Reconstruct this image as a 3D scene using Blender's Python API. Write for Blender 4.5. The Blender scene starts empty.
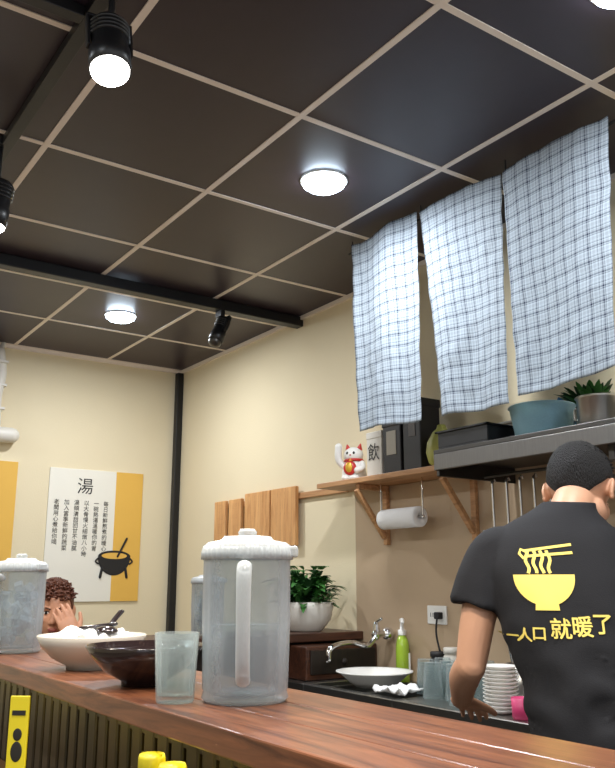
import bpy, bmesh, math, random
from mathutils import Vector, Matrix, noise
from mathutils.bvhtree import BVHTree
random.seed(5)
S=bpy.context.scene; COL=S.collection
pi=math.pi
# ------------------------------------------------------------------ materials
def lin(c):
    r=[]
    for v in c[:3]:
        v=v/255.0
        r.append(v/12.92 if v<=0.04045 else ((v+0.055)/1.055)**2.4)
    return (r[0],r[1],r[2],1)
def base(name):
    m=bpy.data.materials.new(name); m.use_nodes=True
    n=m.node_tree; b=n.nodes['Principled BSDF']; return m,n,b
def M(name,col,rough=.5,metal=0,var=.06,vs=8,bump=0,bs=60,emis=None,es=0,coat=0,spec=None,scale=(1,1,1)):
    m,n,b=base(name)
    c=lin(col)
    tc=n.nodes.new('ShaderNodeTexCoord'); mp=n.nodes.new('ShaderNodeMapping')
    mp.inputs['Scale'].default_value=scale
    n.links.new(tc.outputs['Object'],mp.inputs['Vector'])
    nz=n.nodes.new('ShaderNodeTexNoise'); nz.inputs['Scale'].default_value=vs; nz.inputs['Detail'].default_value=4
    n.links.new(mp.outputs[0],nz.inputs['Vector'])
    mx=n.nodes.new('ShaderNodeMix'); mx.data_type='RGBA'
    mx.inputs['A'].default_value=tuple(v*(1-var) for v in c[:3])+(1,)
    mx.inputs['B'].default_value=tuple(min(1,v*(1+var)) for v in c[:3])+(1,)
    n.links.new(nz.outputs['Fac'],mx.inputs['Factor']); n.links.new(mx.outputs['Result'],b.inputs['Base Color'])
    b.inputs['Roughness'].default_value=rough; b.inputs['Metallic'].default_value=metal
    b.inputs['Coat Weight'].default_value=coat
    if spec is not None: b.inputs['Specular IOR Level'].default_value=spec
    if bump:
        n2=n.nodes.new('ShaderNodeTexNoise'); n2.inputs['Scale'].default_value=bs; n2.inputs['Detail'].default_value=3
        n.links.new(mp.outputs[0],n2.inputs['Vector'])
        bp=n.nodes.new('ShaderNodeBump'); bp.inputs['Strength'].default_value=bump; bp.inputs['Distance'].default_value=.01
        n.links.new(n2.outputs['Fac'],bp.inputs['Height']); n.links.new(bp.outputs[0],b.inputs['Normal'])
    if emis:
        b.inputs['Emission Color'].default_value=lin(emis); b.inputs['Emission Strength'].default_value=es
    return m
def wood(name,c1,c2,scale,rough=.35,coat=0,bump=.1):
    m,n,b=base(name)
    tc=n.nodes.new('ShaderNodeTexCoord'); mp=n.nodes.new('ShaderNodeMapping'); mp.inputs['Scale'].default_value=scale
    n.links.new(tc.outputs['Object'],mp.inputs['Vector'])
    nz=n.nodes.new('ShaderNodeTexNoise'); nz.inputs['Scale'].default_value=3; nz.inputs['Detail'].default_value=8; nz.inputs['Roughness'].default_value=.65; nz.inputs['Distortion'].default_value=1.2
    n.links.new(mp.outputs[0],nz.inputs['Vector'])
    cr=n.nodes.new('ShaderNodeValToRGB'); cr.color_ramp.elements[0].position=.33; cr.color_ramp.elements[1].position=.66
    cr.color_ramp.elements[0].color=lin(c1); cr.color_ramp.elements[1].color=lin(c2)
    n.links.new(nz.outputs['Fac'],cr.inputs[0]); n.links.new(cr.outputs[0],b.inputs['Base Color'])
    b.inputs['Roughness'].default_value=rough; b.inputs['Coat Weight'].default_value=coat; b.inputs['Coat Roughness'].default_value=.2
    bp=n.nodes.new('ShaderNodeBump'); bp.inputs['Strength'].default_value=bump; bp.inputs['Distance'].default_value=.004
    n.links.new(nz.outputs['Fac'],bp.inputs['Height']); n.links.new(bp.outputs[0],b.inputs['Normal'])
    return m
def clear(name,tint,dens,rough=.1,edge=.65):
    """thin clear / frosted plastic or glass: transparent mixed with a glossy/diffuse shell"""
    m,n,b=base(name)
    b.inputs['Base Color'].default_value=lin(tint); b.inputs['Roughness'].default_value=rough
    tr=n.nodes.new('ShaderNodeBsdfTransparent'); tr.inputs[0].default_value=lin(tuple(min(255,v+25) for v in tint))
    lw=n.nodes.new('ShaderNodeLayerWeight'); lw.inputs[0].default_value=.35
    nz=n.nodes.new('ShaderNodeTexNoise'); nz.inputs['Scale'].default_value=30
    mt=n.nodes.new('ShaderNodeMath'); mt.operation='MULTIPLY_ADD'; mt.inputs[1].default_value=edge; mt.inputs[2].default_value=dens; mt.use_clamp=True
    n.links.new(lw.outputs['Facing'],mt.inputs[0])
    m2=n.nodes.new('ShaderNodeMath'); m2.operation='MULTIPLY_ADD'; m2.inputs[1].default_value=.1; n.links.new(nz.outputs['Fac'],m2.inputs[0]); n.links.new(mt.outputs[0],m2.inputs[2])
    mx=n.nodes.new('ShaderNodeMixShader'); n.links.new(m2.outputs[0],mx.inputs[0])
    n.links.new(tr.outputs[0],mx.inputs[1]); n.links.new(b.outputs[0],mx.inputs[2])
    n.links.new(mx.outputs[0],n.nodes['Material Output'].inputs[0])
    return m
def plaid(name):
    m,n,b=base(name)
    uv=n.nodes.new('ShaderNodeUVMap'); uv.uv_map='UVMap'
    sp=n.nodes.new('ShaderNodeSeparateXYZ'); n.links.new(uv.outputs[0],sp.inputs[0])
    def mth(op,a,bv):
        k=n.nodes.new('ShaderNodeMath'); k.operation=op
        for i,v in enumerate((a,bv)):
            if v is None: continue
            if isinstance(v,(int,float)): k.inputs[i].default_value=v
            else: n.links.new(v,k.inputs[i])
        return k.outputs[0]
    def stripes(src):
        tot=None
        for per,w,off,am in ((.044,.0055,0,.66),(.044,.0032,.012,.50),(.044,.0032,.036,.50),(.022,.010,.006,.18),(.011,.0022,.004,.22)):
            v=mth('FRACT',mth('DIVIDE',mth('ADD',src,off+10*per),per),None)
            l=mth('MULTIPLY',mth('LESS_THAN',v,w/per),am)
            tot=l if tot is None else mth('MAXIMUM',tot,l)
        return tot
    a=stripes(sp.outputs[0]); c=stripes(sp.outputs[1])
    f=mth('MULTIPLY',mth('ADD',a,c),.75)
    mx=n.nodes.new('ShaderNodeMix'); mx.data_type='RGBA'; mx.clamp_factor=True
    mx.inputs['A'].default_value=lin((196,208,218)); mx.inputs['B'].default_value=lin((44,53,78))
    n.links.new(f,mx.inputs['Factor']); n.links.new(mx.outputs['Result'],b.inputs['Base Color'])
    b.inputs['Roughness'].default_value=.9
    tl=n.nodes.new('ShaderNodeBsdfTranslucent'); n.links.new(mx.outputs['Result'],tl.inputs[0])
    ms=n.nodes.new('ShaderNodeMixShader'); ms.inputs[0].default_value=.3
    n.links.new(b.outputs[0],ms.inputs[1]); n.links.new(tl.outputs[0],ms.inputs[2]); n.links.new(ms.outputs[0],n.nodes['Material Output'].inputs[0])
    return m
m_wall=M('cream_wall',(226,212,180),.85,var=.03,vs=3,bump=.08,bs=120)
m_splash=M('taupe_splash',(184,160,132),.4,var=.08,vs=4,bump=.03)
m_ceil=M('dark_ceiling_panel',(52,41,48),.38,var=.12,vs=14,spec=.45)
m_grid=M('ceiling_tbar',(236,224,212),.5,var=.04)
m_floor=M('floor_tile',(120,108,96),.4,var=.1,vs=2)
m_black=M('black_metal',(20,20,22),.4,var=.1)
m_white=M('white_gloss',(235,233,228),.3,var=.03)
m_offw=M('offwhite_plastic',(215,210,200),.45,var=.04)
m_lamp=M('lamp_diffuser',(255,255,255),.5,emis=(215,236,255),es=34)
m_lampw=M('lamp_diffuser_warm',(255,255,255),.5,emis=(255,250,240),es=30)
m_ledge=wood('ledge_wood',(74,38,24),(138,84,54),(14,1.0,14),.33,.25,.12)
m_ledged=wood('ledge_dark_wood',(44,24,16),(80,46,30),(1.2,12,12),.4,.1)
m_slat=wood('slat_wood',(20,15,12),(38,28,21),(10,10,1),.45)
m_lightw=wood('light_wood',(186,130,78),(222,170,112),(10,10,1.2),.5)
m_shelfw=wood('shelf_wood',(160,114,74),(206,156,108),(12,1.2,12),.5)
m_steel=M('stainless',(160,158,154),.33,1,var=.08,vs=20,scale=(1,20,1))
m_steeld=M('stainless_dark',(88,86,84),.42,1,var=.12,vs=10)
m_steelm=M('stainless_brushed',(120,118,116),.45,1,var=.15,vs=20,scale=(1,12,1))
m_chrome=M('chrome',(225,225,225),.12,1,var=.02)
m_plaid=plaid('plaid_cloth')
m_skin=M('skin',(202,152,122),.5,var=.05,vs=20)
m_skin2=M('skin_customer',(204,146,114),.5,var=.05,vs=20)
m_lip=M('lips',(160,88,76),.45)
m_hair=M('black_hair',(20,17,18),.75,var=.5,vs=150,bump=1,bs=420,scale=(1,1,.3))
m_hairb=M('brown_hair',(104,58,38),.5,var=.4,vs=60,bump=.7,bs=200,scale=(1,1,.3))
m_shirt=M('black_tshirt',(20,19,23),.9,var=.12,vs=10,bump=.1,bs=300)
m_pants=M('dark_trousers',(36,38,46),.9,bump=.1,bs=200)
m_yprint=M('yellow_print',(236,210,104),.7,var=.03)
m_paper=M('poster_paper',(232,228,216),.7,var=.02)
m_must=M('poster_mustard',(226,178,80),.7,var=.03)
m_ink=M('ink',(26,24,24),.7)
m_frost=clear('frosted_plastic',(208,212,214),.11,.2)
m_frost2=clear('frosted_lid',(210,213,214),.34,.25)
m_water=clear('water',(222,228,232),.02,.03)
m_glass=clear('drinking_glass',(205,212,212),.02,.04,.5)
m_ice=clear('ice',(240,244,248),.3,.1)
m_bowlw=M('cream_bowl',(192,184,172),.25,var=.05)
m_bowld=M('dark_bowl',(34,24,24),.15,var=.1,coat=.5)
m_tissue=M('tissue',(240,240,240),.9,bump=.3,bs=40)
m_leaf=M('leaf',(66,120,56),.45,var=.4,vs=30)
m_leafd=M('leaf_dark',(34,70,34),.45,var=.4,vs=30)
m_soil=M('soil',(50,36,26),.9,bump=.5)
m_green=M('green_soap',(160,190,60),.2,var=.05)
m_red=M('red_paint',(190,40,34),.4)
m_gold=M('gold_paint',(214,170,60),.35,.4)
m_box=M('black_box',(34,32,34),.5)
m_tub=clear('blue_tub',(160,200,215),.5,.3)
m_bluebag=M('blue_bag',(40,110,160),.4,bump=.4,bs=20)
m_pink=M('pink_plastic',(214,70,120),.4)
m_yel=M('yellow_plastic',(206,190,40),.35,var=.05)
m_gourd=M('gourd',(170,170,90),.5,var=.3,vs=20)
m_led=M('led_strip',(255,230,60),.5,emis=(255,226,50),es=5)
m_eye=M('eye_white',(235,230,225),.2); m_iris=M('iris',(30,20,16),.15)
# ------------------------------------------------------------------ mesh builder
class MB:
    def __init__(s): s.bm=bmesh.new(); s.M=Matrix()
    def add(s,vs,fs,mi=0,sm=True):
        bv=[s.bm.verts.new(s.M@Vector(v)) for v in vs]
        for f in fs:
            try: fa=s.bm.faces.new([bv[i] for i in f])
            except ValueError: continue
            fa.material_index=mi; fa.smooth=sm
    def merge(s,tb,mi,sm):
        tb.verts.index_update()
        s.add([v.co.copy() for v in tb.verts],[[v.index for v in f.verts] for f in tb.faces],mi,sm); tb.free()
    def box(s,x0,x1,y0,y1,z0,z1,mi=0,bev=0,sm=False):
        tb=bmesh.new(); bmesh.ops.create_cube(tb,size=1)
        for v in tb.verts:
            v.co=Vector(((x0+x1)/2+v.co.x*(x1-x0),(y0+y1)/2+v.co.y*(y1-y0),(z0+z1)/2+v.co.z*(z1-z0)))
        if bev: bmesh.ops.bevel(tb,geom=tb.edges[:],offset=bev,segments=2,affect='EDGES',profile=.5)
        s.merge(tb,mi,sm)
    def lathe(s,prof,c=(0,0,0),seg=40,mi=0,sm=True,rib=None,sx=1,sy=1):
        vs=[];fs=[];rings=[]
        for (r,z) in prof:
            if r<1e-6:
                rings.append([len(vs)]); vs.append((c[0],c[1],c[2]+z))
            else:
                k=[]
                for i in range(seg):
                    a=2*pi*i/seg; rr=r
                    if rib: rr=r+rib(a,z)
                    k.append(len(vs)); vs.append((c[0]+rr*sx*math.cos(a),c[1]+rr*sy*math.sin(a),c[2]+z))
                rings.append(k)
        for A,B in zip(rings[:-1],rings[1:]):
            if len(A)==1 and len(B)==1: continue
            for i in range(seg):
                j=(i+1)%seg
                if len(A)==1: fs.append((A[0],B[j],B[i]))
                elif len(B)==1: fs.append((A[i],A[j],B[0]))
                else: fs.append((A[i],A[j],B[j],B[i]))
        s.add(vs,fs,mi,sm)
    def ell(s,c,r,mi=0,seg=24,rot=None):
        old=s.M
        s.M=old@Matrix.Translation(c)@(rot if rot else Matrix())@Matrix.Diagonal((r[0],r[1],r[2],1))
        n=seg//2
        s.lathe([(math.sin(pi*i/n) if 0<i<n else 0,-math.cos(pi*i/n)) for i in range(n+1)],(0,0,0),seg,mi)
        s.M=old
    def tube(s,pts,rad,mi=0,seg=14,flat=1.0,smooth=True,round_=True,up=None):
        pts=[Vector(p) for p in pts]
        if not isinstance(rad,(list,tuple)): rad=[rad]*len(pts)
        P=[];R=[]
        if smooth and len(pts)>2:
            for i in range(len(pts)-1):
                p0=pts[max(i-1,0)];p1=pts[i];p2=pts[i+1];p3=pts[min(i+2,len(pts)-1)]
                for k in range(6):
                    t=k/6
                    P.append(.5*((2*p1)+(p2-p0)*t+(2*p0-5*p1+4*p2-p3)*t*t+(3*p1-p0-3*p2+p3)*t**3)); R.append(rad[i]*(1-t)+rad[i+1]*t)
            P.append(pts[-1]);R.append(rad[-1])
        else: P=pts;R=list(rad)
        if round_:
            d0=(P[0]-P[1]).normalized();d1=(P[-1]-P[-2]).normalized()
            A=[];AR=[]
            for q in (1.0,.86,.5): A.append(P[0]+d0*R[0]*q); AR.append(R[0]*math.sqrt(max(0,1-q*q)) if q<1 else R[0]*.12)
            B=[];BR=[]
            for q in (.5,.86,1.0): B.append(P[-1]+d1*R[-1]*q); BR.append(R[-1]*math.sqrt(max(0,1-q*q)) if q<1 else R[-1]*.12)
            P=A+P+B;R=AR+R+BR
        u=None; vs=[];fs=[]
        for i,p in enumerate(P):
            t=(P[min(i+1,len(P)-1)]-P[max(i-1,0)]).normalized()
            if u is None:
                u=Vector(up) if up else (Vector((0,0,1)) if abs(t.z)<.9 else Vector((1,0,0)))
            u=(u-t*u.dot(t)).normalized(); w=t.cross(u)
            for k in range(seg):
                a=2*pi*k/seg; vs.append(p+(u*math.cos(a)*flat+w*math.sin(a))*R[i])
        for i in range(len(P)-1):
            for k in range(seg):
                j=(k+1)%seg; fs.append((i*seg+k,i*seg+j,(i+1)*seg+j,(i+1)*seg+k))
        fs.append(tuple(range(seg))[::-1]); fs.append(tuple((len(P)-1)*seg+k for k in range(seg)))
        s.add(vs,fs,mi,True)
    def loft(s,rings,mi=0,seg=36,pw=2.0):
        out=[]
        n=len(rings)
        for i in range(n-1):
            p0=rings[max(i-1,0)];p1=rings[i];p2=rings[i+1];p3=rings[min(i+2,n-1)]
            for k in range(4):
                t=k/4
                out.append([.5*(2*b+(c-a)*t+(2*a-5*b+4*c-d)*t*t+(3*b-a-3*c+d)*t**3) for a,b,c,d in zip(p0,p1,p2,p3)])
        out.append(list(rings[-1]))
        vs=[];fs=[]
        for (cx,cy,cz,rx,ry) in out:
            for k in range(seg):
                a=2*pi*k/seg; ca,sa=math.cos(a),math.sin(a)
                vs.append((cx+rx*math.copysign(abs(ca)**(2/pw),ca),cy+ry*math.copysign(abs(sa)**(2/pw),sa),cz))
        for i in range(len(out)-1):
            for k in range(seg):
                j=(k+1)%seg; fs.append((i*seg+k,i*seg+j,(i+1)*seg+j,(i+1)*seg+k))
        fs.append(tuple(range(seg))[::-1]); fs.append(tuple((len(out)-1)*seg+k for k in range(seg)))
        s.add(vs,fs,mi,True)
    def leaf(s,b,d,L,W,droop,mi=0):
        b=Vector(b);d=Vector(d).normalized(); side=d.cross(Vector((0,0,1)))
        side=side.normalized() if side.length>.05 else Vector((1,0,0))
        vs=[];n=6
        for i in range(n+1):
            t=i/n; w=W*math.sin(pi*min(1,t*.92+.06))**.8
            c=b+d*L*t+Vector((0,0,-droop*L*t*t))
            vs+= [c-side*w+Vector((0,0,w*.3)),c,c+side*w+Vector((0,0,w*.3))]
        fs=[]
        for i in range(n):
            for k in (0,1): fs.append((i*3+k,i*3+k+1,i*3+k+4,i*3+k+3))
        s.add(vs,fs,mi,True)
    def obj(s,name,mats,parent=None,loc=(0,0,0),rot=(0,0,0),recalc=True):
        if recalc: bmesh.ops.recalc_face_normals(s.bm,faces=s.bm.faces)
        me=bpy.data.meshes.new(name); s.bm.to_mesh(me); s.bm.free()
        for m in (mats if isinstance(mats,(list,tuple)) else [mats]): me.materials.append(m)
        o=bpy.data.objects.new(name,me); COL.objects.link(o); o.location=loc; o.rotation_euler=rot
        if parent: o.parent=parent
        return o
def empty(name,loc=(0,0,0),rz=0):
    e=bpy.data.objects.new(name,None); e.empty_display_size=.1; COL.objects.link(e); e.location=loc; e.rotation_euler=(0,0,rz); return e
def apply_mods(o):
    dg=bpy.context.evaluated_depsgraph_get(); dg.update()
    me=bpy.data.meshes.new_from_object(o.evaluated_get(dg)); mats=[m for m in o.data.materials]
    o.modifiers.clear(); o.data=me
    me.materials.clear()
    for m in mats: me.materials.append(m)
    for p in me.polygons: p.use_smooth=True
def remesh(o,vox,it=4,fac=.5):
    r=o.modifiers.new('r','REMESH'); r.mode='VOXEL'; r.voxel_size=vox; r.use_smooth_shade=True
    s=o.modifiers.new('s','SMOOTH'); s.iterations=it; s.factor=fac
    apply_mods(o)
def textmesh(body,size,align='CENTER',ext=0.0,res=3):
    cu=bpy.data.curves.new('t','FONT'); cu.body=body; cu.size=size; cu.align_x=align; cu.align_y='CENTER'; cu.extrude=ext; cu.resolution_u=res
    o=bpy.data.objects.new('t',cu); COL.objects.link(o)
    dg=bpy.context.evaluated_depsgraph_get(); dg.update()
    me=bpy.data.meshes.new_from_object(o.evaluated_get(dg)); bpy.data.objects.remove(o)
    return me
def text(name,body,size,loc,rot,mat,parent,**k):
    me=textmesh(body,size,**k); me.materials.clear(); me.materials.append(mat)
    o=bpy.data.objects.new(name,me); COL.objects.link(o); o.location=loc; o.rotation_euler=rot; o.parent=parent; return o
# ------------------------------------------------------------------ camera
cam=bpy.data.cameras.new('camera'); co=bpy.data.objects.new('camera',cam); COL.objects.link(co)
co.location=(0,0,1.25); co.rotation_euler=(math.radians(103.4),0,math.radians(-34.7))
cam.sensor_fit='VERTICAL'; cam.sensor_height=24; cam.lens=824/768*24; cam.clip_start=.02
S.camera=co
# ------------------------------------------------------------------ room
XW=2.39; YW=4.96; H=2.63
def room(name,b,mat):
    q=MB(); q.box(*b); return q.obj(name,mat)
room('wall_right',(XW,XW+.1,-2.2,YW+.1,0,H+.1),m_wall)
room('wall_back',(-2.6,XW,YW,YW+.1,0,H+.1),m_wall)
room('wall_left',(-2.6,-2.5,-2.2,YW,0,H+.1),m_wall)
room('floor',(-2.6,XW+.1,-2.2,YW+.1,-.1,0),m_floor)
room('ceiling',(-2.6,XW,-2.2,YW,H+.002,H+.1),m_ceil)
q=MB()
x=1.27-.587*6
while x<XW:
    if x>-2.5: q.box(x-.010,x+.010,-2.2,YW,H-.0012,H+.003)
    x+=.587
y=1.87-.6125*6
while y<YW+.1:
    if y<YW-.02: q.box(-2.5,XW,y-.010,y+.010,H-.0008,H+.0032)
    y+=.6125
q.obj('trim_1',m_grid)
q=MB(); q.box(-2.5,XW-.02,YW-.02,YW,H-.02,H); q.box(XW-.02,XW,-2.2,YW-.02,H-.02,H); q.obj('trim_2',m_grid)
q=MB(); q.box(XW-.045,XW-.001,YW-.045,YW-.001,0,H-.02,bev=.004); q.obj('trim_3',m_black)
q=MB(); q.box(XW-.008,XW,-1.5,3.05,.6,1.655); q.obj('wall_splashback',m_splash)
q=MB(); q.box(-2.5,XW,3.49,3.55,H-.055,H-.003,bev=.004); q.obj('ceiling_beam',m_black)
# ------------------------------------------------------------------ downlights
def downlight(x,y,p):
    e=empty('recessed_downlight',(x,y,H))
    q=MB(); q.lathe([(.084,0.0),(.085,-.003),(.080,-.005),(.076,-.004),(.075,-.001),(.0,-.001)],seg=48); q.obj('bezel',m_white,e)
    q=MB(); q.lathe([(.076,-.003),(.074,-.016),(.06,-.026),(.03,-.031),(0,-.032)],seg=48); q.obj('diffuser',m_lamp,e)
    l=bpy.data.lights.new('downlight_light','AREA'); l.shape='DISK'; l.size=.14; l.energy=p; l.color=(.92,.95,.98)
    o=bpy.data.objects.new('light',l); COL.objects.link(o); o.location=(0,0,-.036); o.parent=e
for (x,y) in ((1.573,2.17),(1.573,4.03),(1.573,.955),(1.573,-.6),(-.5,2.17),(-.5,4.03),(-.5,.95),(-.5,-.8)): downlight(x,y,17)  # left row and lamp behind camera are unseen, added as soft fill
# ------------------------------------------------------------------ track lights
def spot_head(parent,loc,d,on,r=.045,L=.15):
    d=Vector(d).normalized(); rot=d.to_track_quat('-Z','Y').to_matrix().to_4x4()
    q=MB(); q.box(loc[0]-.012,loc[0]+.012,loc[1]-.03,loc[1]+.03,-.0301,-.0,0,.003)
    q.tube([(loc[0],loc[1],-.03),(loc[0],loc[1],loc[2]+L*.35)],.008)
    q.M=Matrix.Translation(loc)@rot
    q.box(-r-.008,-r-.001,-.01,.01,-.02,L*.5,0,.002); q.box(r+.001,r+.008,-.01,.01,-.02,L*.5,0,.002); q.box(-r-.008,r+.008,-.01,.01,L*.5-.002,L*.5+.006,0,.002)
    q.lathe([(0,L*.48),(r*.8,L*.48),(r*.95,L*.42),(r*.95,-L*.1),(r*1.05,-L*.12),(r*1.05,-L*.5),(r*.97,-L*.5),(r*.9,-L*.44),(0,-L*.44)],seg=32)
    for k in range(4): q.lathe([(r*.95,L*(.1+k*.08)),(r*1.06,L*(.11+k*.08)),(r*1.06,L*(.13+k*.08)),(r*.95,L*(.14+k*.08))],seg=32)
    q.obj('spot_housing',m_black,parent)
    q=MB(); q.M=Matrix.Translation(loc)@rot; q.lathe([(r*.96,-L*.46),(r*.94,-L*.54),(r*.7,-L*.62),(0,-L*.66)],seg=32); q.obj('spot_lens',m_lampw if on else m_steeld,parent)
    if on:
        l=bpy.data.lights.new('spot_light','SPOT'); l.energy=55; l.spot_size=math.radians(120); l.spot_blend=.8; l.color=(1,.92,.78); l.shadow_soft_size=.04
        o=bpy.data.objects.new('light',l); COL.objects.link(o); o.location=Vector(loc)+d*(L*.75); o.rotation_euler=d.to_track_quat('-Z','Y').to_euler(); o.parent=parent
e=empty('track_light',(.57,2.0,H-.0015))
q=MB(); q.box(-.018,.018,-1.6,2.6,-.03,0,0,.002); q.box(-1.6,-.018,-.24,-.204,-.03,0,0,.002); q.obj('rail',m_black,e)
spot_head(e,(0,-.38,-.19),(-.02,-.25,-1),True)
spot_head(e,(-.015,.53,-.22),(-.1,.1,-1),True)
spot_head(e,(0,-1.3,-.20),(.2,.3,-1),True)
e=empty('ceiling_spotlight',(1.90,3.52,H-.055))
spot_head(e,(0,0,-.10),(-.45,-.12,-1),False,r=.036,L=.15)
# ------------------------------------------------------------------ posters
def poster(name,x0,w,z0,h,body,head,kind):
    e=empty(name,(x0,YW-.012,z0))
    q=MB(); q.box(0,w,0,.011,0,h,0,.002); q.box(w*.70,w-.001,-.0015,0,.001,h-.001,1); q.obj('board',[m_paper,m_must],e)
    text('heading',head,.105,(w*.37,-.002,h-.11),(pi/2,0,0),m_ink,e)
    n=len(body)
    for i,c in enumerate(body):
        text('column_%d'%i,'\n'.join(c),.034,(w*(.60-.515*i/max(1,n-1)),-.002,h-.19-len(c)*.017),(pi/2,0,0),m_ink,e)
    q=MB()
    cx,cz=w*.72,h*.34
    def disc(cx,cz,rx,rz,y,mi,a0=0,a1=2*pi):
        vs=[(cx,y,cz)];n=30
        for k in range(n+1):
            a=a0+(a1-a0)*k/n; vs.append((cx+rx*math.cos(a),y,cz+rz*math.sin(a)))
        q.add(vs,[(0,k,k+1) for k in range(1,n+1)],mi,False)
    if kind:
        disc(cx,cz,.105,.115,-.003,0,pi,2*pi); disc(cx,cz,.105,.035,-.0032,0); disc(cx,cz+.003,.082,.019,-.0038,1)
        q.tube([(cx-.075,-.004,cz-.07),(cx-.085,-.004,cz-.125)],.008,0); q.tube([(cx+.075,-.004,cz-.07),(cx+.085,-.004,cz-.125)],.008,0)
        q.tube([(cx+.02,-.006,cz),(cx+.05,-.006,cz+.06),(cx+.075,-.006,cz+.11)],.006,0)
        for sg in (-1,1): q.tube([(cx+sg*.1,-.004,cz-.01),(cx+sg*.118,-.004,cz-.03),(cx+sg*.1,-.004,cz-.045)],.005,0)
    else:
        disc(cx,cz+.28,.07,.05,-.003,0); disc(cx,cz+.29,.05,.03,-.0038,1)
    q.obj('drawing',[m_ink,m_must],e,recalc=False)
poster('soup_poster',1.543,.60,1.125,.79,['每日新鮮熬煮的暖心湯','一碗熱湯溫暖你的胃','以大骨慢火細燉八小時','湯頭清甜回甘不油膩','加入當季新鮮的蔬菜','老闆用心煮給你喝'],'湯',True)
poster('noodle_poster',.752,.60,1.14,.79,['手工拉製的麵條','有嚼勁又香濃','一人口就暖了','每日限量供應','歡迎加麵加湯'],'麵',False)
q=MB(); q.tube([(.02,-.06,.50),(.03,-.06,.36),(.01,-.07,.22),(.02,-.06,.05)],[.022,.034,.036,.034],0)
q.tube([(-.02,-.045,.52),(-.03,-.05,.32),(-.02,-.05,.04)],[.02,.022,.022],0)
q.tube([(-.2,-.06,0),(.12,-.06,0)],.045,0,seg=24); q.tube([(.02,-.05,.50),(.04,-.03,.56)],.014)
for z in (.42,.28,.14): q.box(-.045,.062,-.1,-.001,z,z+.015,0,.003)
q.obj('air_conditioner_pipe',m_offw,None,(1.165,YW,2.075))
# ------------------------------------------------------------------ serving ledge
e=empty('serving_counter',(0,0,0))
q=MB()
for i in range(3):
    x0=.60+i*.107; q.box(x0,x0+.1062,-1.2,3.3,1.012,1.05,0,.003)
q.obj('ledge_top',m_ledge,e)
q=MB(); q.box(.76,.86,-1.2,3.2,0,1.012)
y=-1.2
while y<3.15:
    q.box(.735,.76,y,y+.046,.03,1.0,0,.004); y+=.062
q.box(.737,.762,-1.2,3.2,.95,1.012,0,.003)
q.obj('slatted_panel',m_slat,e)
q=MB()
for y0 in (1.0,1.5,2.0,2.5): q.box(.66,.672,y0,y0+.36,1.004,1.0115)
q.obj('under_ledge_led',m_led,e)
for y0 in (1.18,1.68,2.18,2.68):
    l=bpy.data.lights.new('led','AREA'); l.shape='RECTANGLE'; l.size=.02; l.size_y=.36; l.energy=.6; l.color=(1,.85,.15)
    o=bpy.data.objects.new('led_light',l); COL.objects.link(o); o.location=(.666,y0,1.0); o.parent=e
q=MB(); q.box(.925,XW-.01,3.0,3.3,.995,1.03,0,.004); q.box(.93,XW-.01,3.08,3.2,0,.995,1); q.obj('return_counter',[m_ledged,m_slat])
q=MB(); q.box(.25,.733,-1.2,3.2,.715,.75,0,.004); 
for yy in (-.9,1.0,2.9): q.box(.5,.56,yy,yy+.06,0,.715)
q.obj('dining_ledge',m_ledged)
# ------------------------------------------------------------------ pitchers
def pitcher(x,y,z,rz,ice=False,s=1.0,water=.17):
    e=empty('water_pitcher',(x,y,z),rz); e.scale=(s,s,s)
    q=MB(); q.lathe([(0,.002),(.066,.0),(.071,.006),(.068,.016),(.070,.02),(.0715,.12),(.073,.222),(.0755,.226),(.0755,.234),(.0725,.236),(.0705,.222),(.069,.12),(.067,.02),(.06,.012),(0,.011)],seg=108,rib=lambda a,zz:(.0015*math.cos(a*18) if .03<zz<.21 else 0)); 
    q.obj('jug_body',m_frost,e)
    q=MB(); q.lathe([(0,.258),(.03,.258),(.034,.262),(.04,.262),(.045,.256),(.066,.252),(.0735,.246),(.0765,.235),(.0765,.224),(.0745,.224),(.0735,.236),(.066,.244),(0,.246)],seg=120,rib=lambda a,zz:(.0012*math.cos(a*40) if .222<zz<.247 else 0))
    q.lathe([(0,.275),(.012,.275),(.016,.270),(.014,.258),(0,.258)],seg=24)
    q.box(.052,.086,-.016,.016,.228,.246,0,.004)
    q.obj('lid',m_frost2,e)
    q=MB(); q.tube([(0,-.070,.205),(0,-.095,.212),(0,-.110,.195),(0,-.112,.13),(0,-.106,.07),(0,-.09,.04),(0,-.068,.04)],[.011,.012,.012,.011,.011,.011,.011],flat=.75,seg=16)
    q.obj('handle',m_frost2,e)
    if water:
        q=MB(); q.lathe([(0,.014),(.062,.014),(.0655,.02),(.0672,water),(0,water)],seg=48); q.obj('water',m_water,e)
    if ice:
        q=MB()
        for i in range(30):
            a=random.random()*6.28; r=random.random()**.5*.045
            q.M=Matrix.Translation((r*math.cos(a),r*math.sin(a),.035+random.random()*.15))@Matrix.Rotation(random.random()*3,4,(random.random(),random.random(),1))
            q.box(-.012,.012,-.012,.012,-.012,.012,0,.003)
        q.obj('ice_cubes',m_ice,e)
pitcher(.763,1.290,1.0505,math.radians(-33),False,1.05,.12)
pitcher(.715,2.50,1.0505,math.radians(-60),True)
pitcher(1.66,3.12,1.0305,math.radians(-30),True,.92)
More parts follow.
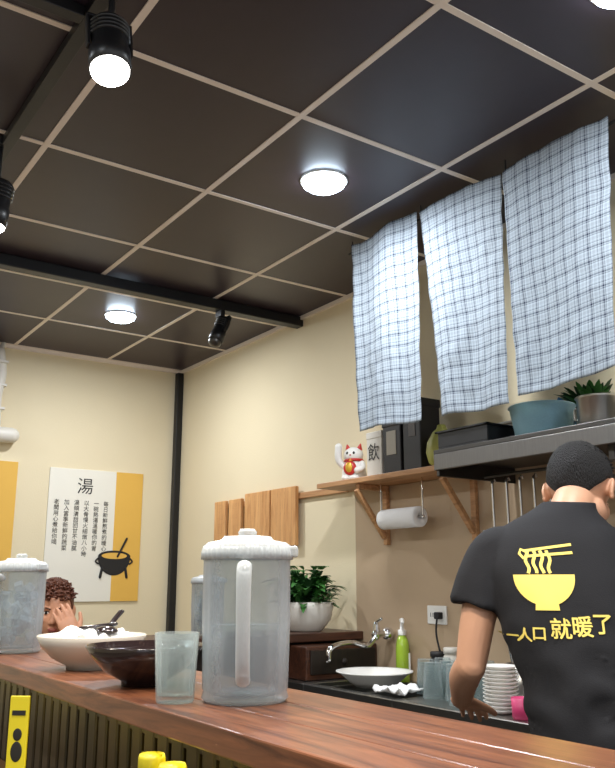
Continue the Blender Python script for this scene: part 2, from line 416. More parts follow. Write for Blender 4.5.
# ------------------------------------------------------------------ glass, bowls
def tumbler(x,y,z,r=.036,h=.112,flip=False,parent=None,name='drinking_glass'):
    q=MB(); pr=[(0,0),(r*.78,0),(r*.82,.004),(r,h),(r-.0022,h),(r*.76,.012),(0,.012)]
    if flip: pr=[(a,h-b) for a,b in pr]
    q.lathe(pr,seg=64,rib=lambda a,zz:(.0009*math.cos(a*16) if (zz<h*.8) else 0))
    return q.obj(name,m_glass,parent,(x,y,z))
tumbler(.655,1.338,1.0502,.038,.113)
e=empty('noodle_bowl',(.735,1.95,1.0502))
q=MB(); q.lathe([(0,.006),(.045,.006),(.047,0),(.055,0),(.056,.008),(.09,.026),(.115,.052),(.126,.074),(.1235,.076),(.112,.054),(.088,.031),(.05,.014),(0,.012)],seg=64); q.obj('bowl',m_bowlw,e)
q=MB()
for i in range(9):
    a=i*.7; r=.05 if i else 0
    tb=bmesh.new(); bmesh.ops.create_icosphere(tb,subdivisions=3,radius=1)
    for v in tb.verts:
        n=noise.noise(v.co*2.2+Vector((i*3,0,0)))
        v.co=Vector((v.co.x*.042,v.co.y*.04,v.co.z*.024))*(1+.55*n)+Vector((r*math.cos(a),r*math.sin(a),.066))
    q.merge(tb,0,False)
q.obj('crumpled_tissues',m_tissue,e)
q=MB(); q.tube([(.02,-.05,.085),(.05,-.0,.105),(.085,.04,.125)],[.006,.007,.008],0,flat=.5); q.ell((.01,-.06,.086),(.026,.034,.012),0); q.tube([(-.03,.0,.09),(.04,-.04,.10)],.005); q.obj('soup_spoon',m_bowld,e)
e=empty('dark_bowl',(.708,1.585,1.0502))
q=MB(); q.lathe([(0,.006),(.035,.006),(.037,0),(.044,0),(.045,.01),(.078,.028),(.102,.053),(.116,.074),(.114,.077),(.098,.057),(.074,.033),(.04,.016),(0,.014)],seg=64); q.lathe([(0,.034),(.07,.034)],seg=40,mi=1); q.obj('bowl',[m_bowld,M('broth',(70,40,20),.1)],e)
# ------------------------------------------------------------------ customer side items
e=empty('menu_card_stand',(.583,1.962,.75),math.radians(-38))
q=MB(); q.box(-.022,.022,-.004,.004,.0,.25,0,.002); q.box(-.03,.03,-.03,.03,0,.008,1,.002); q.obj('card',[m_yel,m_ink],e)
q=MB(); q.ell((0,-.0045,.17),(.010,.001,.013),0); q.ell((0,-.0045,.135),(.013,.001,.021),0); q.box(-.015,.015,-.0055,-.004,.21,.220); q.box(-.015,.015,-.0055,-.004,.08,.088); q.box(-.015,.015,-.0055,-.004,.06,.066); q.obj('figure',m_ink,e)
def sauce(x,y):
    q=MB(); q.lathe([(0,0),(.026,0),(.028,.006),(.028,.17),(.022,.19),(.016,.205)],seg=32,mi=0); q.lathe([(.019,.203),(.021,.205),(.021,.228),(.019,.234),(.0,.236)],seg=32,mi=1,rib=lambda a,z:.0008*math.cos(a*20))
    q.obj('sauce_bottle',[m_yel,m_yel],None,(x,y,.7502))
sauce(.590,1.205); sauce(.595,1.29)
# ------------------------------------------------------------------ kitchen counter
e=empty('kitchen_counter',(0,0,0)); KX=1.96
q=MB(); q.box(KX,XW-.01,-1.0,2.32,.82,.85,0,.004); q.box(KX,XW-.01,2.86,3.05,.82,.85,0,.004); q.box(KX,KX+.04,2.32,2.86,.82,.85,0,.004); q.box(2.33,XW-.01,2.32,2.86,.82,.85,0,.004)
q.box(2.0,2.33,2.32,2.86,.62,.63); q.box(1.995,2.0,2.32,2.86,.62,.83); q.box(2.33,2.335,2.32,2.86,.62,.83); q.box(2.0,2.33,2.315,2.32,.62,.83); q.box(2.0,2.33,2.86,2.865,.62,.83)
q.box(KX+.03,XW-.01,-1.0,3.05,.0,.6,1); q.box(KX+.035,XW-.01,-1.0,2.3,.6,.82,1)
q.box(2.0,2.33,2.50,2.515,.835,.85,0,.002); q.box(2.0,2.33,2.72,2.735,.835,.85,0,.002)
q.obj('worktop',[m_steel,m_steeld],e)
q=MB(); q.box(2.0,2.375,2.90,3.045,.852,.985,0,.006); q.box(2.02,2.36,2.893,2.9,.875,.97,1,.003); q.ell((2.19,2.888,.92),(.014,.008,.014),1); q.obj('drawer_box',[m_ledged,m_slat])
q=MB(); fy=2.80; fx=XW-.0085
q.tube([(fx-.029,fy,1.03),(fx-.03,fy,1.03)],.027,seg=24); q.tube([(fx-.01,fy,1.03),(2.30,fy,1.03),(2.285,fy,1.03)],[.013,.015,.017])
q.tube([(2.29,fy,1.02),(2.29,fy,1.07)],[.016,.013]); q.tube([(2.29,fy,1.08),(2.27,fy-.06,1.095)],[.008,.006])
q.tube([(2.285,fy,1.02),(2.24,fy,.985),(2.17,fy+.01,1.0),(2.08,fy,.995),(2.045,fy,.975),(2.04,fy,.94)],[.011,.01,.01,.01,.011,.012])
q.obj('kitchen_faucet',m_chrome)
e=empty('soap_dispenser',(2.346,2.70,.85),.9); e.scale=(1.12,1.12,1.0)
q=MB(); q.loft([(0,0,0,.03,.02),(0,0,.01,.036,.025),(0,0,.12,.036,.025),(0,0,.155,.03,.022),(0,0,.175,.014,.014),(0,0,.185,.013,.013)],0,seg=24); q.box(-.026,.026,-.0265,-.02,.04,.11,1,.002); q.obj('bottle',[m_green,m_white],e)
q=MB(); q.lathe([(.015,.18),(.016,.2),(.008,.203),(.006,.235),(0,.235)],seg=24); q.tube([(.004,0,.238),(-.02,0,.24),(-.045,-.0,.232)],[.01,.008,.006]); q.obj('pump',m_white,e)
for (x,y) in ((2.10,2.26),(2.185,2.27),(2.27,2.27),(2.12,2.17),(2.20,2.17),(2.285,2.18),(2.05,2.08),(2.13,2.07),(2.21,2.08),(2.16,2.36),(2.245,2.36)): tumbler(x,y,.8502,.036,.12,True,None,'upturned_glass')
q=MB(); q.lathe([(0,.005),(.07,.0),(.10,.02),(.135,.05),(.15,.055),(.15,.059),(.132,.057),(.095,.028),(0,.012)],seg=56); q.obj('white_basin',m_white,None,(2.13,2.62,.8505))
q=MB(); n=16; vs=[];fs=[]
for i in range(n+1):
    for j in range(n+1):
        u=i/n;v=j/n; vs.append((-.075+.15*u,-.06+.12*v,.006+.012*(1+noise.noise(Vector((u*5,v*5,0))))*1.2+.012*math.sin(u*9+v*4)**2))
for i in range(n):
    for j in range(n): a=i*(n+1)+j; fs.append((a,a+1,a+n+2,a+n+1))
q.add(vs,fs); o=q.obj('folded_dishcloth',m_tissue,None,(2.04,2.37-.0,.85)); sd=o.modifiers.new('s','SOLIDIFY'); sd.thickness=.006
q=MB()
for k in range(12):
    z=k*.0115; q.lathe([(0,z+.002),(.03,z),(.034,z+.002),(.054,z+.012),(.055,z+.0145),(.052,z+.014),(.03,z+.006),(0,z+.006)],seg=40)
q.obj('stack_of_plates',m_white,None,(2.04,1.89,.85))
q=MB(); q.lathe([(0,0),(.03,0),(.034,.004),(.036,.06),(.034,.06),(.03,.006),(0,.006)],seg=32); q.tube([(.036,0,.05),(.055,0,.04),(.054,0,.02),(.034,0,.014)],.004); q.obj('pink_cup',m_pink,None,(2.01,1.775,.85))
e=empty('utensil_holder',(2.315,2.05,.85))
q=MB(); q.lathe([(0,0),(.045,0),(.048,.004),(.048,.12),(.045,.12),(.044,.008),(0,.008)],seg=36); q.obj('canister',m_steel,e)
q=MB()
for k in range(5):
    a=k*1.25; dx=.03*math.cos(a);dy=.03*math.sin(a); q.tube([(dx*.3,dy*.3,.02),(dx*1.3,dy*1.6,.23)],.004); q.ell((dx*1.4,dy*1.7,.255),(.014,.008,.028))
q.obj('utensils',m_chrome,e)
for i,(x,y,h,mm) in enumerate(((2.33,2.40,.15,m_offw),(2.335,1.92,.16,m_box),(2.30,1.80,.13,m_steel),(2.335,2.48,.13,m_box))):
    q=MB(); q.lathe([(0,0),(.03,0),(.033,.005),(.033,h*.75),(.026,h*.82),(.026,h*.84),(.03,h*.85),(.03,h*.98),(.027,h),(0,h)],seg=32); q.obj('spice_jar',mm,None,(x,y,.85))
e=empty('wall_outlet',(XW-.0085,2.52,1.115))
q=MB(); q.box(-.008,0,-.055,.055,-.036,.036,0,.003)
for dy in (-.025,.025):
    q.box(-.010,-.007,dy-.016,dy+.016,-.02,.02,0,.002)
    q.box(-.0108,-.0095,dy-.008,dy-.005,-.008,.008,1); q.box(-.0108,-.0095,dy+.005,dy+.008,-.008,.008,1)
q.obj('plate',[m_white,m_ink],e)
q=MB(); q.box(-.035,-.0105,-.04,-.01,-.015,.012,0,.004); q.tube([(-.03,-.025,-.01),(-.04,-.03,-.08),(-.03,-.06,-.2),(-.02,-.08,-.25)],.004); q.obj('plug',m_ink,e)
# ------------------------------------------------------------------ wood shelf + things
e=empty('wooden_wall_shelf',(0,0,0))
q=MB(); q.box(2.19,XW-.0005,2.23,3.09,1.657,1.68,0,.003)
for y in (2.27,2.80):
    q.box(XW-.03,XW-.009,y,y+.025,1.40,1.657,0,.003); q.box(2.21,XW-.03,y,y+.025,1.632,1.657,0,.003)
    q.M=Matrix.Translation((XW-.03,y+.0125,1.43))@Matrix.Rotation(math.radians(-38),4,'Y'); q.box(-.010,.010,-.011,.011,0,.255,0,.003); q.M=Matrix()
q.obj('shelf_board',m_shelfw,e)
e=empty('paper_towel_holder',(2.28,2.61,1.50))
q=MB(); q.M=Matrix.Rotation(pi/2,4,'X'); q.lathe([(.014,-.115),(.04,-.115),(.042,-.112),(.042,.112),(.04,.115),(.014,.115),(.014,-.115)],seg=40); q.obj('paper_roll',m_tissue,e)
q=MB(); q.tube([(0,-.13,0),(0,.13,0)],.007); 
for s_ in (-.13,.13): q.tube([(0,s_,0),(0,s_,.153)],.004,smooth=False)
q.obj('holder_rod',m_chrome,e)
e=empty('lucky_cat_figurine',(2.285,2.93,1.68),math.radians(-60)); e.scale=(1.2,1.2,1.15)
q=MB(); q.loft([(0,0,0,.04,.035),(0,0,.01,.048,.042),(0,0,.05,.044,.04),(0,0,.08,.03,.03)],0); q.ell((0,-.004,.105),(.038,.034,.032),0)
for sx in (-1,1): q.tube([(sx*.022,0,.128),(sx*.027,0,.148)],[.012,.003],1); q.ell((sx*.018,-.04,.012),(.016,.016,.012),0); q.ell((sx*.013,-.034,.11),(.005,.004,.006),2)
q.tube([(-.036,-.01,.06),(-.056,-.018,.09),(-.054,-.02,.14)],[.012,.013,.014],0); q.tube([(.036,-.01,.07),(.045,-.03,.05),(.03,-.045,.04)],[.012,.012,.012],0)
q.lathe([(.033,.078),(.040,.082),(.033,.090)],seg=30,mi=1); q.ell((0,-.042,.05),(.026,.012,.028),1); q.ell((0,-.052,.052),(.014,.006,.02),3); q.ell((0,-.033,.08),(.008,.007,.008),3); q.ell((0,-.036,.102),(.004,.004,.003),1)
q.obj('figure',[m_white,m_red,m_ink,m_gold],e)
e=empty('tea_gift_box',(2.285,2.725,1.68))
q=MB(); q.box(-.05,.05,-.05,.05,0,.19,0,.003); q.box(-.052,.052,-.052,.052,.165,.195,0,.003); q.obj('carton',m_offw,e)
text('brush_character','飲',.08,(-.0535,0,.10),(pi/2,0,-pi/2),m_ink,e); 
e=empty('black_sake_box',(2.285,2.605,1.68))
q=MB(); q.box(-.055,.055,-.058,.055,0,.22,0,.004); q.box(-.058,.058,-.060,.058,.2,.225,0,.003); q.box(-.0565,-.055,-.03,.03,.08,.18,1); q.obj('carton',[m_box,M('box_label',(170,164,150),.5)],e)
e=empty('black_sake_box',(2.285,2.475,1.68))
q=MB(); q.box(-.055,.055,-.05,.055,0,.29,0,.004); q.box(-.058,.058,-.053,.058,.26,.295,0,.003); q.box(-.0565,-.055,-.02,.02,.14,.24,1); q.obj('carton',[m_box,M('box_label2',(90,84,80),.5)],e)
q=MB(); q.lathe([(0,0),(.03,0),(.052,.02),(.062,.06),(.056,.10),(.035,.14),(.018,.155),(.014,.17),(0,.172)],seg=48,rib=lambda a,z:.002*math.cos(a*8)); q.obj('decorative_gourd',m_gourd,None,(2.27,2.345,1.68))
e=empty('wooden_menu_plaques',(XW,0,0))
q=MB(); q.box(-.02,-.001,3.10,4.39,1.655,1.685,0,.003)
for (y0,y1,z0,z1) in ((3.50,3.735,1.42,1.72),(3.75,4.01,1.43,1.72),(4.05,4.19,1.44,1.70),(4.23,4.36,1.45,1.70)):
    q.box(-.042,-.02,y0,y1,z0,z1,1,.004)
    for k in range(5): q.box(-.0425,-.0418,y0+.03+k*(y1-y0-.06)/5,y0+.032+k*(y1-y0-.06)/5,z0+.02,z1-.02,0)
q.obj('boards',[m_shelfw,m_lightw],e)
e=empty('potted_plant',(2.17,3.15,1.03))
q=MB(); q.lathe([(0,.0),(.07,0),(.078,.006),(.112,.05),(.124,.10),(.126,.125),(.118,.127),(.112,.12),(.108,.105),(0,.105)],seg=56,rib=lambda a,z:.0012*math.cos(a*28)*(1 if z>.02 else 0)); q.obj('pot',m_offw,e)
q=MB(); q.lathe([(0,.108),(.11,.106)],seg=30); q.obj('soil',m_soil,e)
q=MB()
for i in range(330):
    a=random.random()*6.28; r=random.random()*.105; up=.3+random.random()*1.8
    q.leaf((r*math.cos(a),r*math.sin(a),.10+random.random()*.11),(math.cos(a),math.sin(a),up),.06+random.random()*.075,.012+random.random()*.008,.5,random.choice((0,0,1)))
for i in range(16):
    a=random.random()*6.28; q.tube([(0,0,.1),(.03*math.cos(a),.03*math.sin(a),.19),(.08*math.cos(a),.08*math.sin(a),.26)],.003,1)
    for k in range(7): q.leaf((.03*math.cos(a)*(1+k*.27),.03*math.sin(a)*(1+k*.27),.17+k*.016),(math.cos(a+k*2),math.sin(a+k*2),.8),.055,.014,.4,0)
q.obj('foliage',[m_leaf,m_leafd],e,recalc=False)
# ------------------------------------------------------------------ stainless shelf
e=empty('stainless_overhead_shelf',(0,0,0))
q=MB(); q.box(1.98,XW-.009,.3,2.09,1.675,1.69,1,.002); q.box(1.98,1.992,.3,2.09,1.62,1.675,0,.002); q.box(1.992,XW-.009,2.078,2.09,1.60,1.675,1,.002); q.box(1.992,XW-.009,.3,2.078,1.655,1.675,1)
for y in (.8,1.4): q.box(2.02,XW-.009,y,y+.02,1.58,1.655,1,.002)
q.tube([(2.2,.4,1.61),(2.2,2.06,1.61)],.006,1,smooth=False)
q.obj('shelf',[m_steelm,m_steeld],e)
def ladle(y,kind):
    q=MB(); q.tube([(0,0,.0),(0.008,0,.010),(.016,0,0)],.003); q.tube([(0,0,0),(0,0,-.08),(0,0,-.17)],[.0045,.004,.004],flat=1.6)
    if kind: q.lathe([(0,-.026),(.018,-.020),(.027,0),(.025,0),(.017,-.017),(0,-.023)],(-.024,0,-.17),seg=28)
    else:
        for k in range(7):
            a=k*pi/7; q.tube([(0,0,-.16),(.022*math.cos(a),.022*math.sin(a),-.20),(0,0,-.24),(-.022*math.cos(a),-.022*math.sin(a),-.20),(0,0,-.16)],.0014,seg=6)
    q.obj('hanging_ladle' if kind else 'hanging_whisk',m_chrome,None,(2.192,y,1.588))
for y,k in ((2.02,1),(1.955,1),(1.895,0),(1.835,1),(1.77,1),(1.70,0)): ladle(y,k)
q=MB()
q.box(-.12,.12,-.115,.115,0,.008,0,.002)
for (a,b,c,d) in ((-.12,-.114,-.115,.115),(.114,.12,-.115,.115),(-.114,.114,-.115,-.109),(-.114,.114,.109,.115)): q.box(a,b,c,d,.008,.062,0,.001)
q.box(-.128,.128,-.123,-.109,.058,.064,0,.001); q.box(-.128,.128,.109,.123,.058,.064,0,.001); q.box(-.128,-.114,-.123,.123,.058,.0645,0,.001); q.box(.114,.128,-.123,.123,.058,.0645,0,.001)
q.obj('black_serving_tray',m_black,None,(2.115,1.965,1.6902))
q=MB(); q.box(-.045,.045,-.09,.09,0,.12,0,.006); q.box(-.05,.05,-.095,.095,.115,.125,0,.003); q.obj('steel_food_container',m_steel,None,(2.328,1.97,1.69))
q=MB(); q.lathe([(0,0),(.08,0),(.087,.006),(.103,.1),(.108,.104),(.105,.108),(.098,.1),(.083,.01),(0,.008)],seg=48); q.obj('blue_plastic_tub',m_tub,None,(2.115,1.72,1.69))
q=MB(); q.lathe([(0,0),(.056,0),(.06,.005),(.06,.09),(.065,.095),(.062,.098),(.057,.092),(.056,.008),(0,.008)],seg=40); 
q.tube([(0,.058,.07),(0,.082,.07),(0,.082,.04),(0,.058,.04)],.004); q.obj('steel_stock_pot',m_steel,None,(2.10,1.50,1.69))
e=empty('potted_fern',(2.29,1.655,1.69))
q=MB(); q.lathe([(0,0),(.04,0),(.044,.005),(.058,.10),(.062,.105),(.054,.105),(.052,.09),(0,.09)],seg=40); q.obj('pot',m_offw,e)
q=MB()
for i in range(130):
    a=random.random()*6.28; dx=math.cos(a); L=.09+random.random()*.08
    if dx>.1: L*=.55
    q.leaf((.02*math.cos(a),.02*math.sin(a),.09),(dx,math.sin(a),.9+random.random()*1.8),L,.009+random.random()*.006,.3,random.choice((0,0,1)))
q.obj('fronds',[m_leaf,m_leafd],e,recalc=False)
tb=bmesh.new(); bmesh.ops.create_icosphere(tb,subdivisions=4,radius=1)
for v in tb.verts:
    k=1+.35*noise.noise(v.co*2.5); v.co=Vector((v.co.x*.045*k,v.co.y*.048*k,max(-.0,(v.co.z*.5+.5))*.15*k))
q=MB(); q.merge(tb,0,True); q.obj('blue_plastic_bag',m_bluebag,None,(2.31,1.795,1.69))
# ------------------------------------------------------------------ noren
e=empty('noren_curtain',(1.97,0,0))
def panel(tl,tr,bl,br,k):
    q=MB(); nu,nv=44,84; bm=q.bm; uvl=bm.loops.layers.uv.new('UVMap'); V=[];UV=[]
    for j in range(nv+1):
        for i in range(nu+1):
            u=i/nu;v=j/nv
            y=(tl[0]*(1-u)+tr[0]*u)*(1-v)+(bl[0]*(1-u)+br[0]*u)*v
            z=(tl[1]*(1-u)+tr[1]*u)*(1-v)+(bl[1]*(1-u)+br[1]*u)*v
            z+=-.007*math.sin(u*pi*2.0+k)*(1-v)+.006*math.sin(u*5+k)*v
            y+=.006*noise.noise(Vector((k*9,v*4,u)))
            x=.011*math.sin(u*9+k*2+v*1.5)*(.3+.7*v)+.014*noise.noise(Vector((u*2.5,v*1.2,k*7)))+.01*v*math.sin(k*2+u*3)
            x+=.005*noise.noise(Vector((u*7+v*4,v*9,k*3)))+.0025*noise.noise(Vector((u*16,v*14,k)))
            V.append(bm.verts.new((x,y,z))); UV.append((u*.39+k*.13+.003*noise.noise(Vector((v*3,k,0))),v*.78+.004*noise.noise(Vector((u*3,k,5)))))
    for j in range(nv):
        for i in range(nu):
            a=j*(nu+1)+i; idx=(a,a+1,a+nu+2,a+nu+1); f=bm.faces.new([V[t] for t in idx]); f.smooth=True
            for l,t in zip(f.loops,idx): l[uvl].uv=UV[t]
    o=q.obj('cloth_panel_%d'%k,m_plaid,e,recalc=False); sd=o.modifiers.new('s','SOLIDIFY'); sd.thickness=.0015
panel((2.525,2.605),(2.125,2.60),(2.505,1.818),(2.131,1.807),0)
panel((2.112,2.60),(1.708,2.582),(2.03,1.795),(1.717,1.792),1)
panel((1.695,2.582),(1.29,2.592),(1.676,1.800),(1.345,1.832),2)
q=MB(); q.tube([(0.018,1.2,2.565),(0.018,2.56,2.58)],.006,smooth=False)
for y in (1.25,1.7,2.12,2.54): q.tube([(.018,y,2.57),(.018,y,H-.003)],.003,smooth=False)
q.obj('curtain_rod',m_black,e)
# ------------------------------------------------------------------ people helpers
def add_head(q,Mx):
    o=q.M; q.M=o@Mx
    q.ell((0,-.012,.028),(.075,.094,.088)); q.ell((0,.016,-.03),(.061,.074,.078)); q.ell((0,.034,-.078),(.040,.042,.030))
    for s in (-1,1):
        q.ell((s*.036,.052,-.02),(.026,.028,.024)); q.ell((s*.048,.01,-.06),(.02,.035,.03))
        q.ell((s*.079,-.008,-.002),(.007,.019,.030),rot=Matrix.Rotation(s*.35,4,'Z')); q.ell((s*.081,-.006,-.026),(.006,.010,.010))
        q.ell((s*.030,.0745,.024),(.022,.010,.006)); q.ell((s*.0115,.096,-.034),(.008,.010,.007))
    q.tube([(0,.080,.012),(0,.094,-.012),(0,.104,-.030)],[.007,.008,.012])
    q.ell((0,.088,-.060),(.023,.010,.005)); q.ell((0,.087,-.069),(.019,.010,.006))
    q.M=o
def add_hand(q,Mx,side,curl=.35,spread=.08):
    o=q.M; q.M=o@Mx
    q.loft([(0,0,-.02,.026,.019),(0,0,.0,.027,.018),(0,.001,.035,.036,.0165),(0,.001,.07,.041,.014),(0,.001,.09,.038,.011)],0,seg=20)
    for x,L,r in ((-.031,.060,.0075),(-.0105,.074,.0083),(.0105,.080,.0086),(.031,.071,.0085)):
        x*=side; p=Vector((x,.0,.082)); pts=[p.copy()]; ang=curl*.4
        for f in (.45,.31,.24):
            d=Vector((x*spread*12*math.cos(ang)*.3,math.sin(ang),math.cos(ang))).normalized(); p=p+d*L*f; pts.append(p.copy()); ang+=curl
        q.tube(pts,[r,r,r*.92,r*.8],seg=10)
    q.tube([(side*.022,.004,.012),(side*.042,.010,.042),(side*.058,.016,.066),(side*.066,.022,.090)],[.015,.0125,.0098,.0085],seg=10)
    q.M=o
def frame(o,z,y):
    z=Vector(z).normalized(); y=Vector(y); y=(y-z*y.dot(z)).normalized(); x=y.cross(z)
    return Matrix(((x.x,y.x,z.x,o[0]),(x.y,y.y,z.y,o[1]),(x.z,y.z,z.z,o[2]),(0,0,0,1)))
def hair(parent,Mx,mat,amp,top,tufts,seed,sideburn=-.01,nape=-.05,thick=.135,tlen=1.0):
    q=MB(); q.M=Mx; nu,nv=96,64; vs=[];fs=[]
    pts=[(0,.062),(35,.060),(58,.045),(72,sideburn+.005),(84,sideburn-.008),(96,.012),(108,-.02),(125,nape+.01),(180,nape)]
    def zl(a):
        for (a0,z0),(a1,z1) in zip(pts[:-1],pts[1:]):
            if a0<=a<=a1: return z0+(z1-z0)*(a-a0)/(a1-a0)
        return pts[-1][1]
    for j in range(nv+1):
        ph=pi*j/nv
        for i in range(nu):
            al=2*pi*i/nu; d=Vector((math.sin(ph)*math.sin(al),math.sin(ph)*math.cos(al),math.cos(ph)))
            b=Vector((d.x*.075,d.y*.094,d.z*.088)); z=.028+b.z
            m=max(0,min(1,(z-zl(abs((math.degrees(al)+180)%360-180)))/.014)); m=m*m*(3-2*m)
            n=noise.noise(Vector((d.x*5,d.y*5,d.z*3+seed)))+.5*noise.noise(d*16+Vector((seed,0,0)))
            k=.90+m*(thick+amp*n+top*max(0,d.z)**1.5)
            vs.append(Vector((0,-.012,.028))+b*k)
    for j in range(nv):
        for i in range(nu):
            k=(i+1)%nu; fs.append((j*nu+i,j*nu+k,(j+1)*nu+k,(j+1)*nu+i))
    q.add(vs,fs,0,True)
    for t in range(tufts):
        al=random.uniform(-pi,pi); ph=random.uniform(.05,1.25)
        d=Vector((math.sin(ph)*math.sin(al),math.sin(ph)*math.cos(al),math.cos(ph)))
        p=Vector((0,-.012,.028))+Vector((d.x*.075,d.y*.094,d.z*.088))*(1.0+top*.7*max(0,d.z))
        sw=Vector((random.uniform(-.3,.9),random.uniform(.0,.8),-.1)); L=random.uniform(.012,.022)*(1+top*2)*tlen
        q.tube([p,p+d*L*.6+sw*L*.4,p+d*L*.7+sw*L*1.1],[.006*tlen**.5,.0045*tlen**.5,.0012],seg=5)
    return q.obj('hair',mat,parent)
def face_details(parent,Mx,eyes=True):
    q=MB(); q.M=Mx
    for s in (-1,1):
        q.ell((s*.030,.0715,.005),(.0135,.0095,.0065),0); q.ell((s*.030,.0795,.005),(.0058,.003,.0055),1)
        q.tube([(s*.014,.083,.021),(s*.030,.084,.027),(s*.047,.074,.022)],[.003,.0035,.002],1,flat=.6)
        q.tube([(s*.016,.079,.009),(s*.030,.0815,.0125),(s*.045,.073,.008)],[.0015,.002,.0015],1)
    q.obj('eyes',[m_eye,m_iris],parent)
def finish_skin(o,Mx):
    o.data.materials.append(m_lip); inv=Mx.inverted()
    for p in o.data.polygons:
        c=inv@p.center
        if abs(c.x)<.024 and -.0755<c.z<-.0555 and c.y>.084 and abs(c.x)/.024+abs(c.z+.065)/.012<1.25: p.material_index=1
# ------------------------------------------------------------------ cook (man seen from behind)
B=math.radians(42)
cook=empty('man_in_black_tshirt',(1.680,1.275,0),-B)
HM=Matrix.Translation((.04,.185,1.478))@Matrix.Rotation(-.45,4,'Z')@Matrix.Rotation(-.68,4,'X')@Matrix.Scale(1.07,4)
TX=-.045
q=MB(); add_head(q,HM)
q.tube([(TX*.6,.085,1.35),(-.005,.105,1.41),(.02,.145,1.455)],[.068,.054,.052],seg=24)
for s in (-1,1):
    sh=Vector((TX+s*.150,.075,1.325)); el=Vector((TX+s*.225,.055,1.05)); wr=Vector((TX+s*.240,.262,.945))
    q.tube([sh,(TX+s*.195,.06,1.19),el],[.048,.045,.036],seg=18); q.tube([el,el.lerp(wr,.35)+Vector((s*.008,0,0)),wr],[.037,.038,.026],seg=18)
    add_hand(q,frame(wr+Vector((0,.012,-.003)),(-s*.25,.8,-.22),(0,-.22,-1)),-s,.35)
o=q.obj('skin',m_skin,cook); remesh(o,.0042,4); finish_skin(o,HM)
face_details(cook,HM)
hair(cook,HM,m_hair,.010,.04,900,2.0,.0,-.066,.15,.30)
q=MB()
q.loft([(.02,-.03,.80,.180,.135),(.02,-.03,.90,.176,.130),(.015,-.015,1.0,.174,.128),(TX*.4,.015,1.12,.176,.132),(TX*.8,.045,1.22,.182,.134),(TX,.068,1.30,.184,.122),(TX,.078,1.35,.168,.104),(TX*.8,.09,1.39,.125,.085),(TX*.4,.10,1.42,.082,.072),(0,.108,1.443,.066,.062)],0,seg=48,pw=2.2)
for s in (-1,1):
    q.tube([(TX+s*.09,.075,1.325),(TX+s*.145,.068,1.318),(TX+s*.180,.062,1.26),(TX+s*.202,.058,1.185)],[.056,.060,.062,.067],seg=28,round_=False)
o=q.obj('tshirt',m_shirt,cook); remesh(o,.006,6)
me=o.data
for v in me.vertices:
    c=v.co; n=v.normal
    f=noise.noise(Vector((c.x*9,c.y*9,c.z*4)))*.008+.006*math.sin(c.z*38+c.x*30+6*noise.noise(c*5))*max(0,min(1,(1.12-c.z)*4))
    f+=.004*math.sin(abs(c.x-TX)*60+c.z*45+5*noise.noise(c*6))*max(0,min(1,(abs(c.x-TX)-.11)*10))
    f+=.009*noise.noise(Vector((c.x*14+c.z*10,c.y*8,c.z*14-c.x*8)))*max(0,min(1,(1.26-c.z)*6))
    f+=.004*math.sin((c.x-TX)*40*(1 if c.x>TX else -1)-c.z*55+4*noise.noise(c*4))*max(0,min(1,(1.1-c.z)*5))
    v.co=c+n*f
me.update()
bm=bmesh.new(); bm.from_mesh(me); tree=BVHTree.FromBMesh(bm)
pb=bmesh.new()
def poly(pts):
    vv=[pb.verts.new((p[0],0,p[1])) for p in pts]; pb.faces.new(vv)
def ribbon(pts,w):
    P=[Vector((a,0,b)) for a,b in pts]; prev=None
    for i,p in enumerate(P):
        t=(P[min(i+1,len(P)-1)]-P[max(i-1,0)]).normalized(); nn=Vector((-t.z,0,t.x))*w/2
        cur=(pb.verts.new(p+nn),pb.verts.new(p-nn))
        if prev: pb.faces.new((prev[0],cur[0],cur[1],prev[1]))
        prev=cur
CX=-.102; CZ=1.26
arc=[(CX+.067*math.cos(pi+pi*k/20),CZ+.067*math.sin(pi+pi*k/20)) for k in range(21)]
poly(arc+[(CX+.067,CZ+.003),(CX-.067,CZ+.003)])
poly([(CX-.024,CZ-.058),(CX+.024,CZ-.058),(CX+.026,CZ-.076),(CX-.026,CZ-.076)][::-1])
for k in range(4):
    x0=CX-.034+k*.016
    ribbon([(x0+.003*math.sin(j*.9+k),CZ+.006+j*.0058) for j in range(10)],.0072)
ribbon([(CX-.034,CZ+.056),(CX-.045,CZ+.062),(CX-.049,CZ+.052),(CX-.04,CZ+.040)],.006)
ribbon([(CX-.038+j*.0108,CZ+.045+j*.0008) for j in range(11)],.0062)
ribbon([(CX-.038+j*.0108,CZ+.058+j*.0014) for j in range(11)],.0062)
for ch,px,pz,sz in (('一',-.182,1.124,.032),('人',-.155,1.127,.032),('口',-.125,1.131,.033),('就',-.079,1.141,.047),('暖',-.033,1.146,.047),('了',.012,1.152,.047)):
    tm=textmesh(ch,sz,res=2)
    for dx,dz in ((0,0),(.0014,0),(0,.0014)):
        t2=bmesh.new(); t2.from_mesh(tm); t2.verts.index_update()
        mm=[pb.verts.new((v.co.x+px+dx,0,v.co.y+pz+dz)) for v in t2.verts]
        for f in t2.faces:
            try: pb.faces.new([mm[v.index] for v in f.verts])
            except ValueError: pass
        t2.free()
bmesh.ops.triangulate(pb,faces=pb.faces[:])
for _ in range(5):
    le=[e_ for e_ in pb.edges if e_.calc_length()>.010]
    if not le: break
    bmesh.ops.subdivide_edges(pb,edges=le,cuts=1); bmesh.ops.triangulate(pb,faces=[f for f in pb.faces if len(f.verts)>3])
for v in pb.verts:
    h=tree.ray_cast(Vector((v.co.x,-1,v.co.z)),Vector((0,1,0)))
    v.co.y=(h[0].y if h[0] is not None else .1)-.0022
bm.free()
pm=bpy.data.meshes.new('shirt_print'); pb.to_mesh(pm); pb.free(); pm.materials.append(m_yprint)
po=bpy.data.objects.new('shirt_print',pm); COL.objects.link(po); po.parent=cook
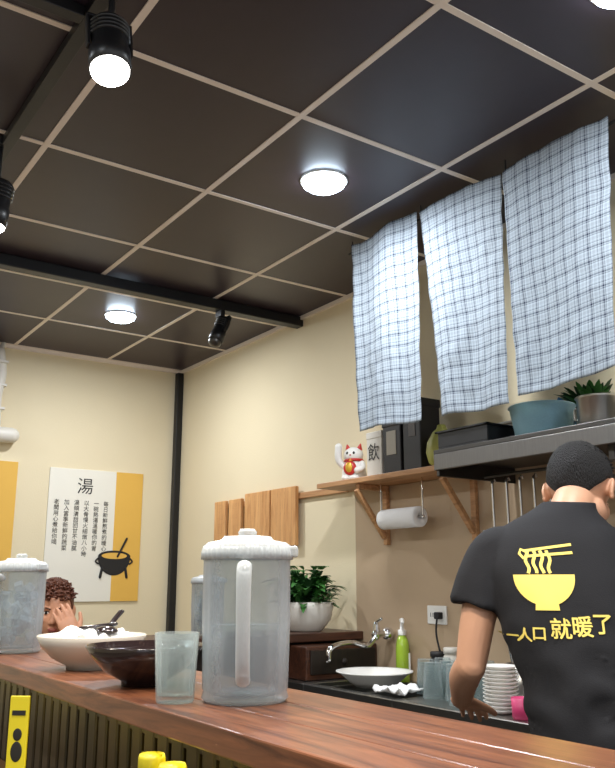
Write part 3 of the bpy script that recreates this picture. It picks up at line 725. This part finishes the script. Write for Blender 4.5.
q=MB(); q.loft([(.02,-.03,.76,.160,.122),(.02,-.03,.85,.160,.120),(.02,-.03,.95,.152,.11)],0)
for s in (-1,1): q.tube([(s*.085+.015,-.03,.84),(s*.105+.01,-.02,.65),(s*.11,-.01,.47),(s*.115,-.025,.28),(s*.12,-.03,.085)],[.095,.086,.066,.060,.053],seg=24)
o=q.obj('trousers',m_pants,cook); remesh(o,.008,4)
q=MB()
for s in (-1,1):
    q.ell((s*.122,-.01,.045),(.045,.065,.045)); q.ell((s*.125,.075,.035),(.046,.085,.035)); q.box(s*.123-.045,s*.123+.045,-.07,.15,0,.02,0,.008)
q.obj('shoes',m_black,cook)
# ------------------------------------------------------------------ seated customer
cust=empty('seated_customer',(1.235,3.76,0),math.radians(163))
HM=Matrix.Translation((0,.10,1.118))@Matrix.Rotation(-.08,4,'Z')@Matrix.Rotation(-.10,4,'X')
q=MB(); add_head(q,HM)
q.tube([(0,.02,.93),(0,.045,.98),(0,.075,1.04)],[.06,.052,.052],seg=24)
q.tube([(-.17,.02,.90),(-.225,.14,.83),(-.20,.22,.79)],[.046,.043,.038]); q.tube([(-.20,.22,.79),(-.15,.25,.89),(-.09,.262,1.0)],[.038,.037,.026])
add_hand(q,frame((-.083,.265,1.01),(.50,-.12,1),(.1,-1,-.1)),1,.28,.16)
q.tube([(.17,.02,.90),(.22,.02,.76),(.225,.05,.66)],[.046,.043,.038]); q.tube([(.225,.05,.66),(.19,.18,.60),(.13,.28,.585)],[.038,.037,.025])
add_hand(q,frame((.127,.29,.585),(-.2,1,-.05),(0,0,-1)),-1,.3)
o=q.obj('skin',m_skin2,cust); remesh(o,.0042,4); finish_skin(o,HM)
face_details(cust,HM)
hair(cust,HM,m_hairb,.03,.14,420,9.0,-.0,-.05,.14,1.1)
q=MB(); q.loft([(0,-.04,.46,.165,.12),(0,-.04,.56,.155,.115),(0,-.02,.72,.165,.118),(0,.005,.84,.185,.12),(0,.015,.91,.165,.10),(0,.025,.95,.10,.08),(0,.035,.975,.068,.062)],0,pw=2.2)
for s in (-1,1):
    q.tube([(s*.12,.01,.90),(s*.18,.02,.88),(s*.218,.09 if s<0 else .02,.84 if s<0 else .80)],[.058,.062,.058])
o=q.obj('shirt',M('navy_shirt',(40,44,58),.9),cust); remesh(o,.007,4)
q=MB(); q.loft([(0,-.04,.44,.165,.12),(0,-.04,.52,.165,.12),(0,-.04,.56,.15,.10)],0)
for s in (-1,1): q.tube([(s*.09,-.03,.50),(s*.10,.17,.50),(s*.11,.37,.48),(s*.11,.38,.30),(s*.11,.36,.09)],[.085,.08,.06,.056,.045],seg=20)
o=q.obj('trousers',m_pants,cust); remesh(o,.008,4)
q=MB()
for s in (-1,1): q.ell((s*.11,.37,.045),(.043,.06,.045)); q.ell((s*.11,.45,.035),(.044,.08,.035))
q.obj('shoes',m_black,cust)
st=empty('wooden_stool',(1.235+.01,3.78,0),.2)
q=MB(); q.lathe([(0,.38),(.165,.38),(.175,.388),(.175,.405),(.165,.413),(0,.415)],seg=40)
for k in range(4):
    a=pi/4+k*pi/2; q.tube([(.11*math.cos(a),.11*math.sin(a),.38),(.16*math.cos(a),.16*math.sin(a),.012)],[.016,.013],smooth=False)
q.lathe([(.13,.18),(.14,.185),(.14,.195),(.13,.2),(.125,.19),(.13,.18)],seg=32); q.obj('stool_frame',m_ledged,st)
# ------------------------------------------------------------------ world + view
w=bpy.data.worlds.new('world'); S.world=w; w.use_nodes=True
bg=w.node_tree.nodes['Background']; bg.inputs[0].default_value=(.92,.95,1,1); bg.inputs[1].default_value=.9
S.view_settings.view_transform='Standard'; S.view_settings.look='None'; S.view_settings.exposure=.1
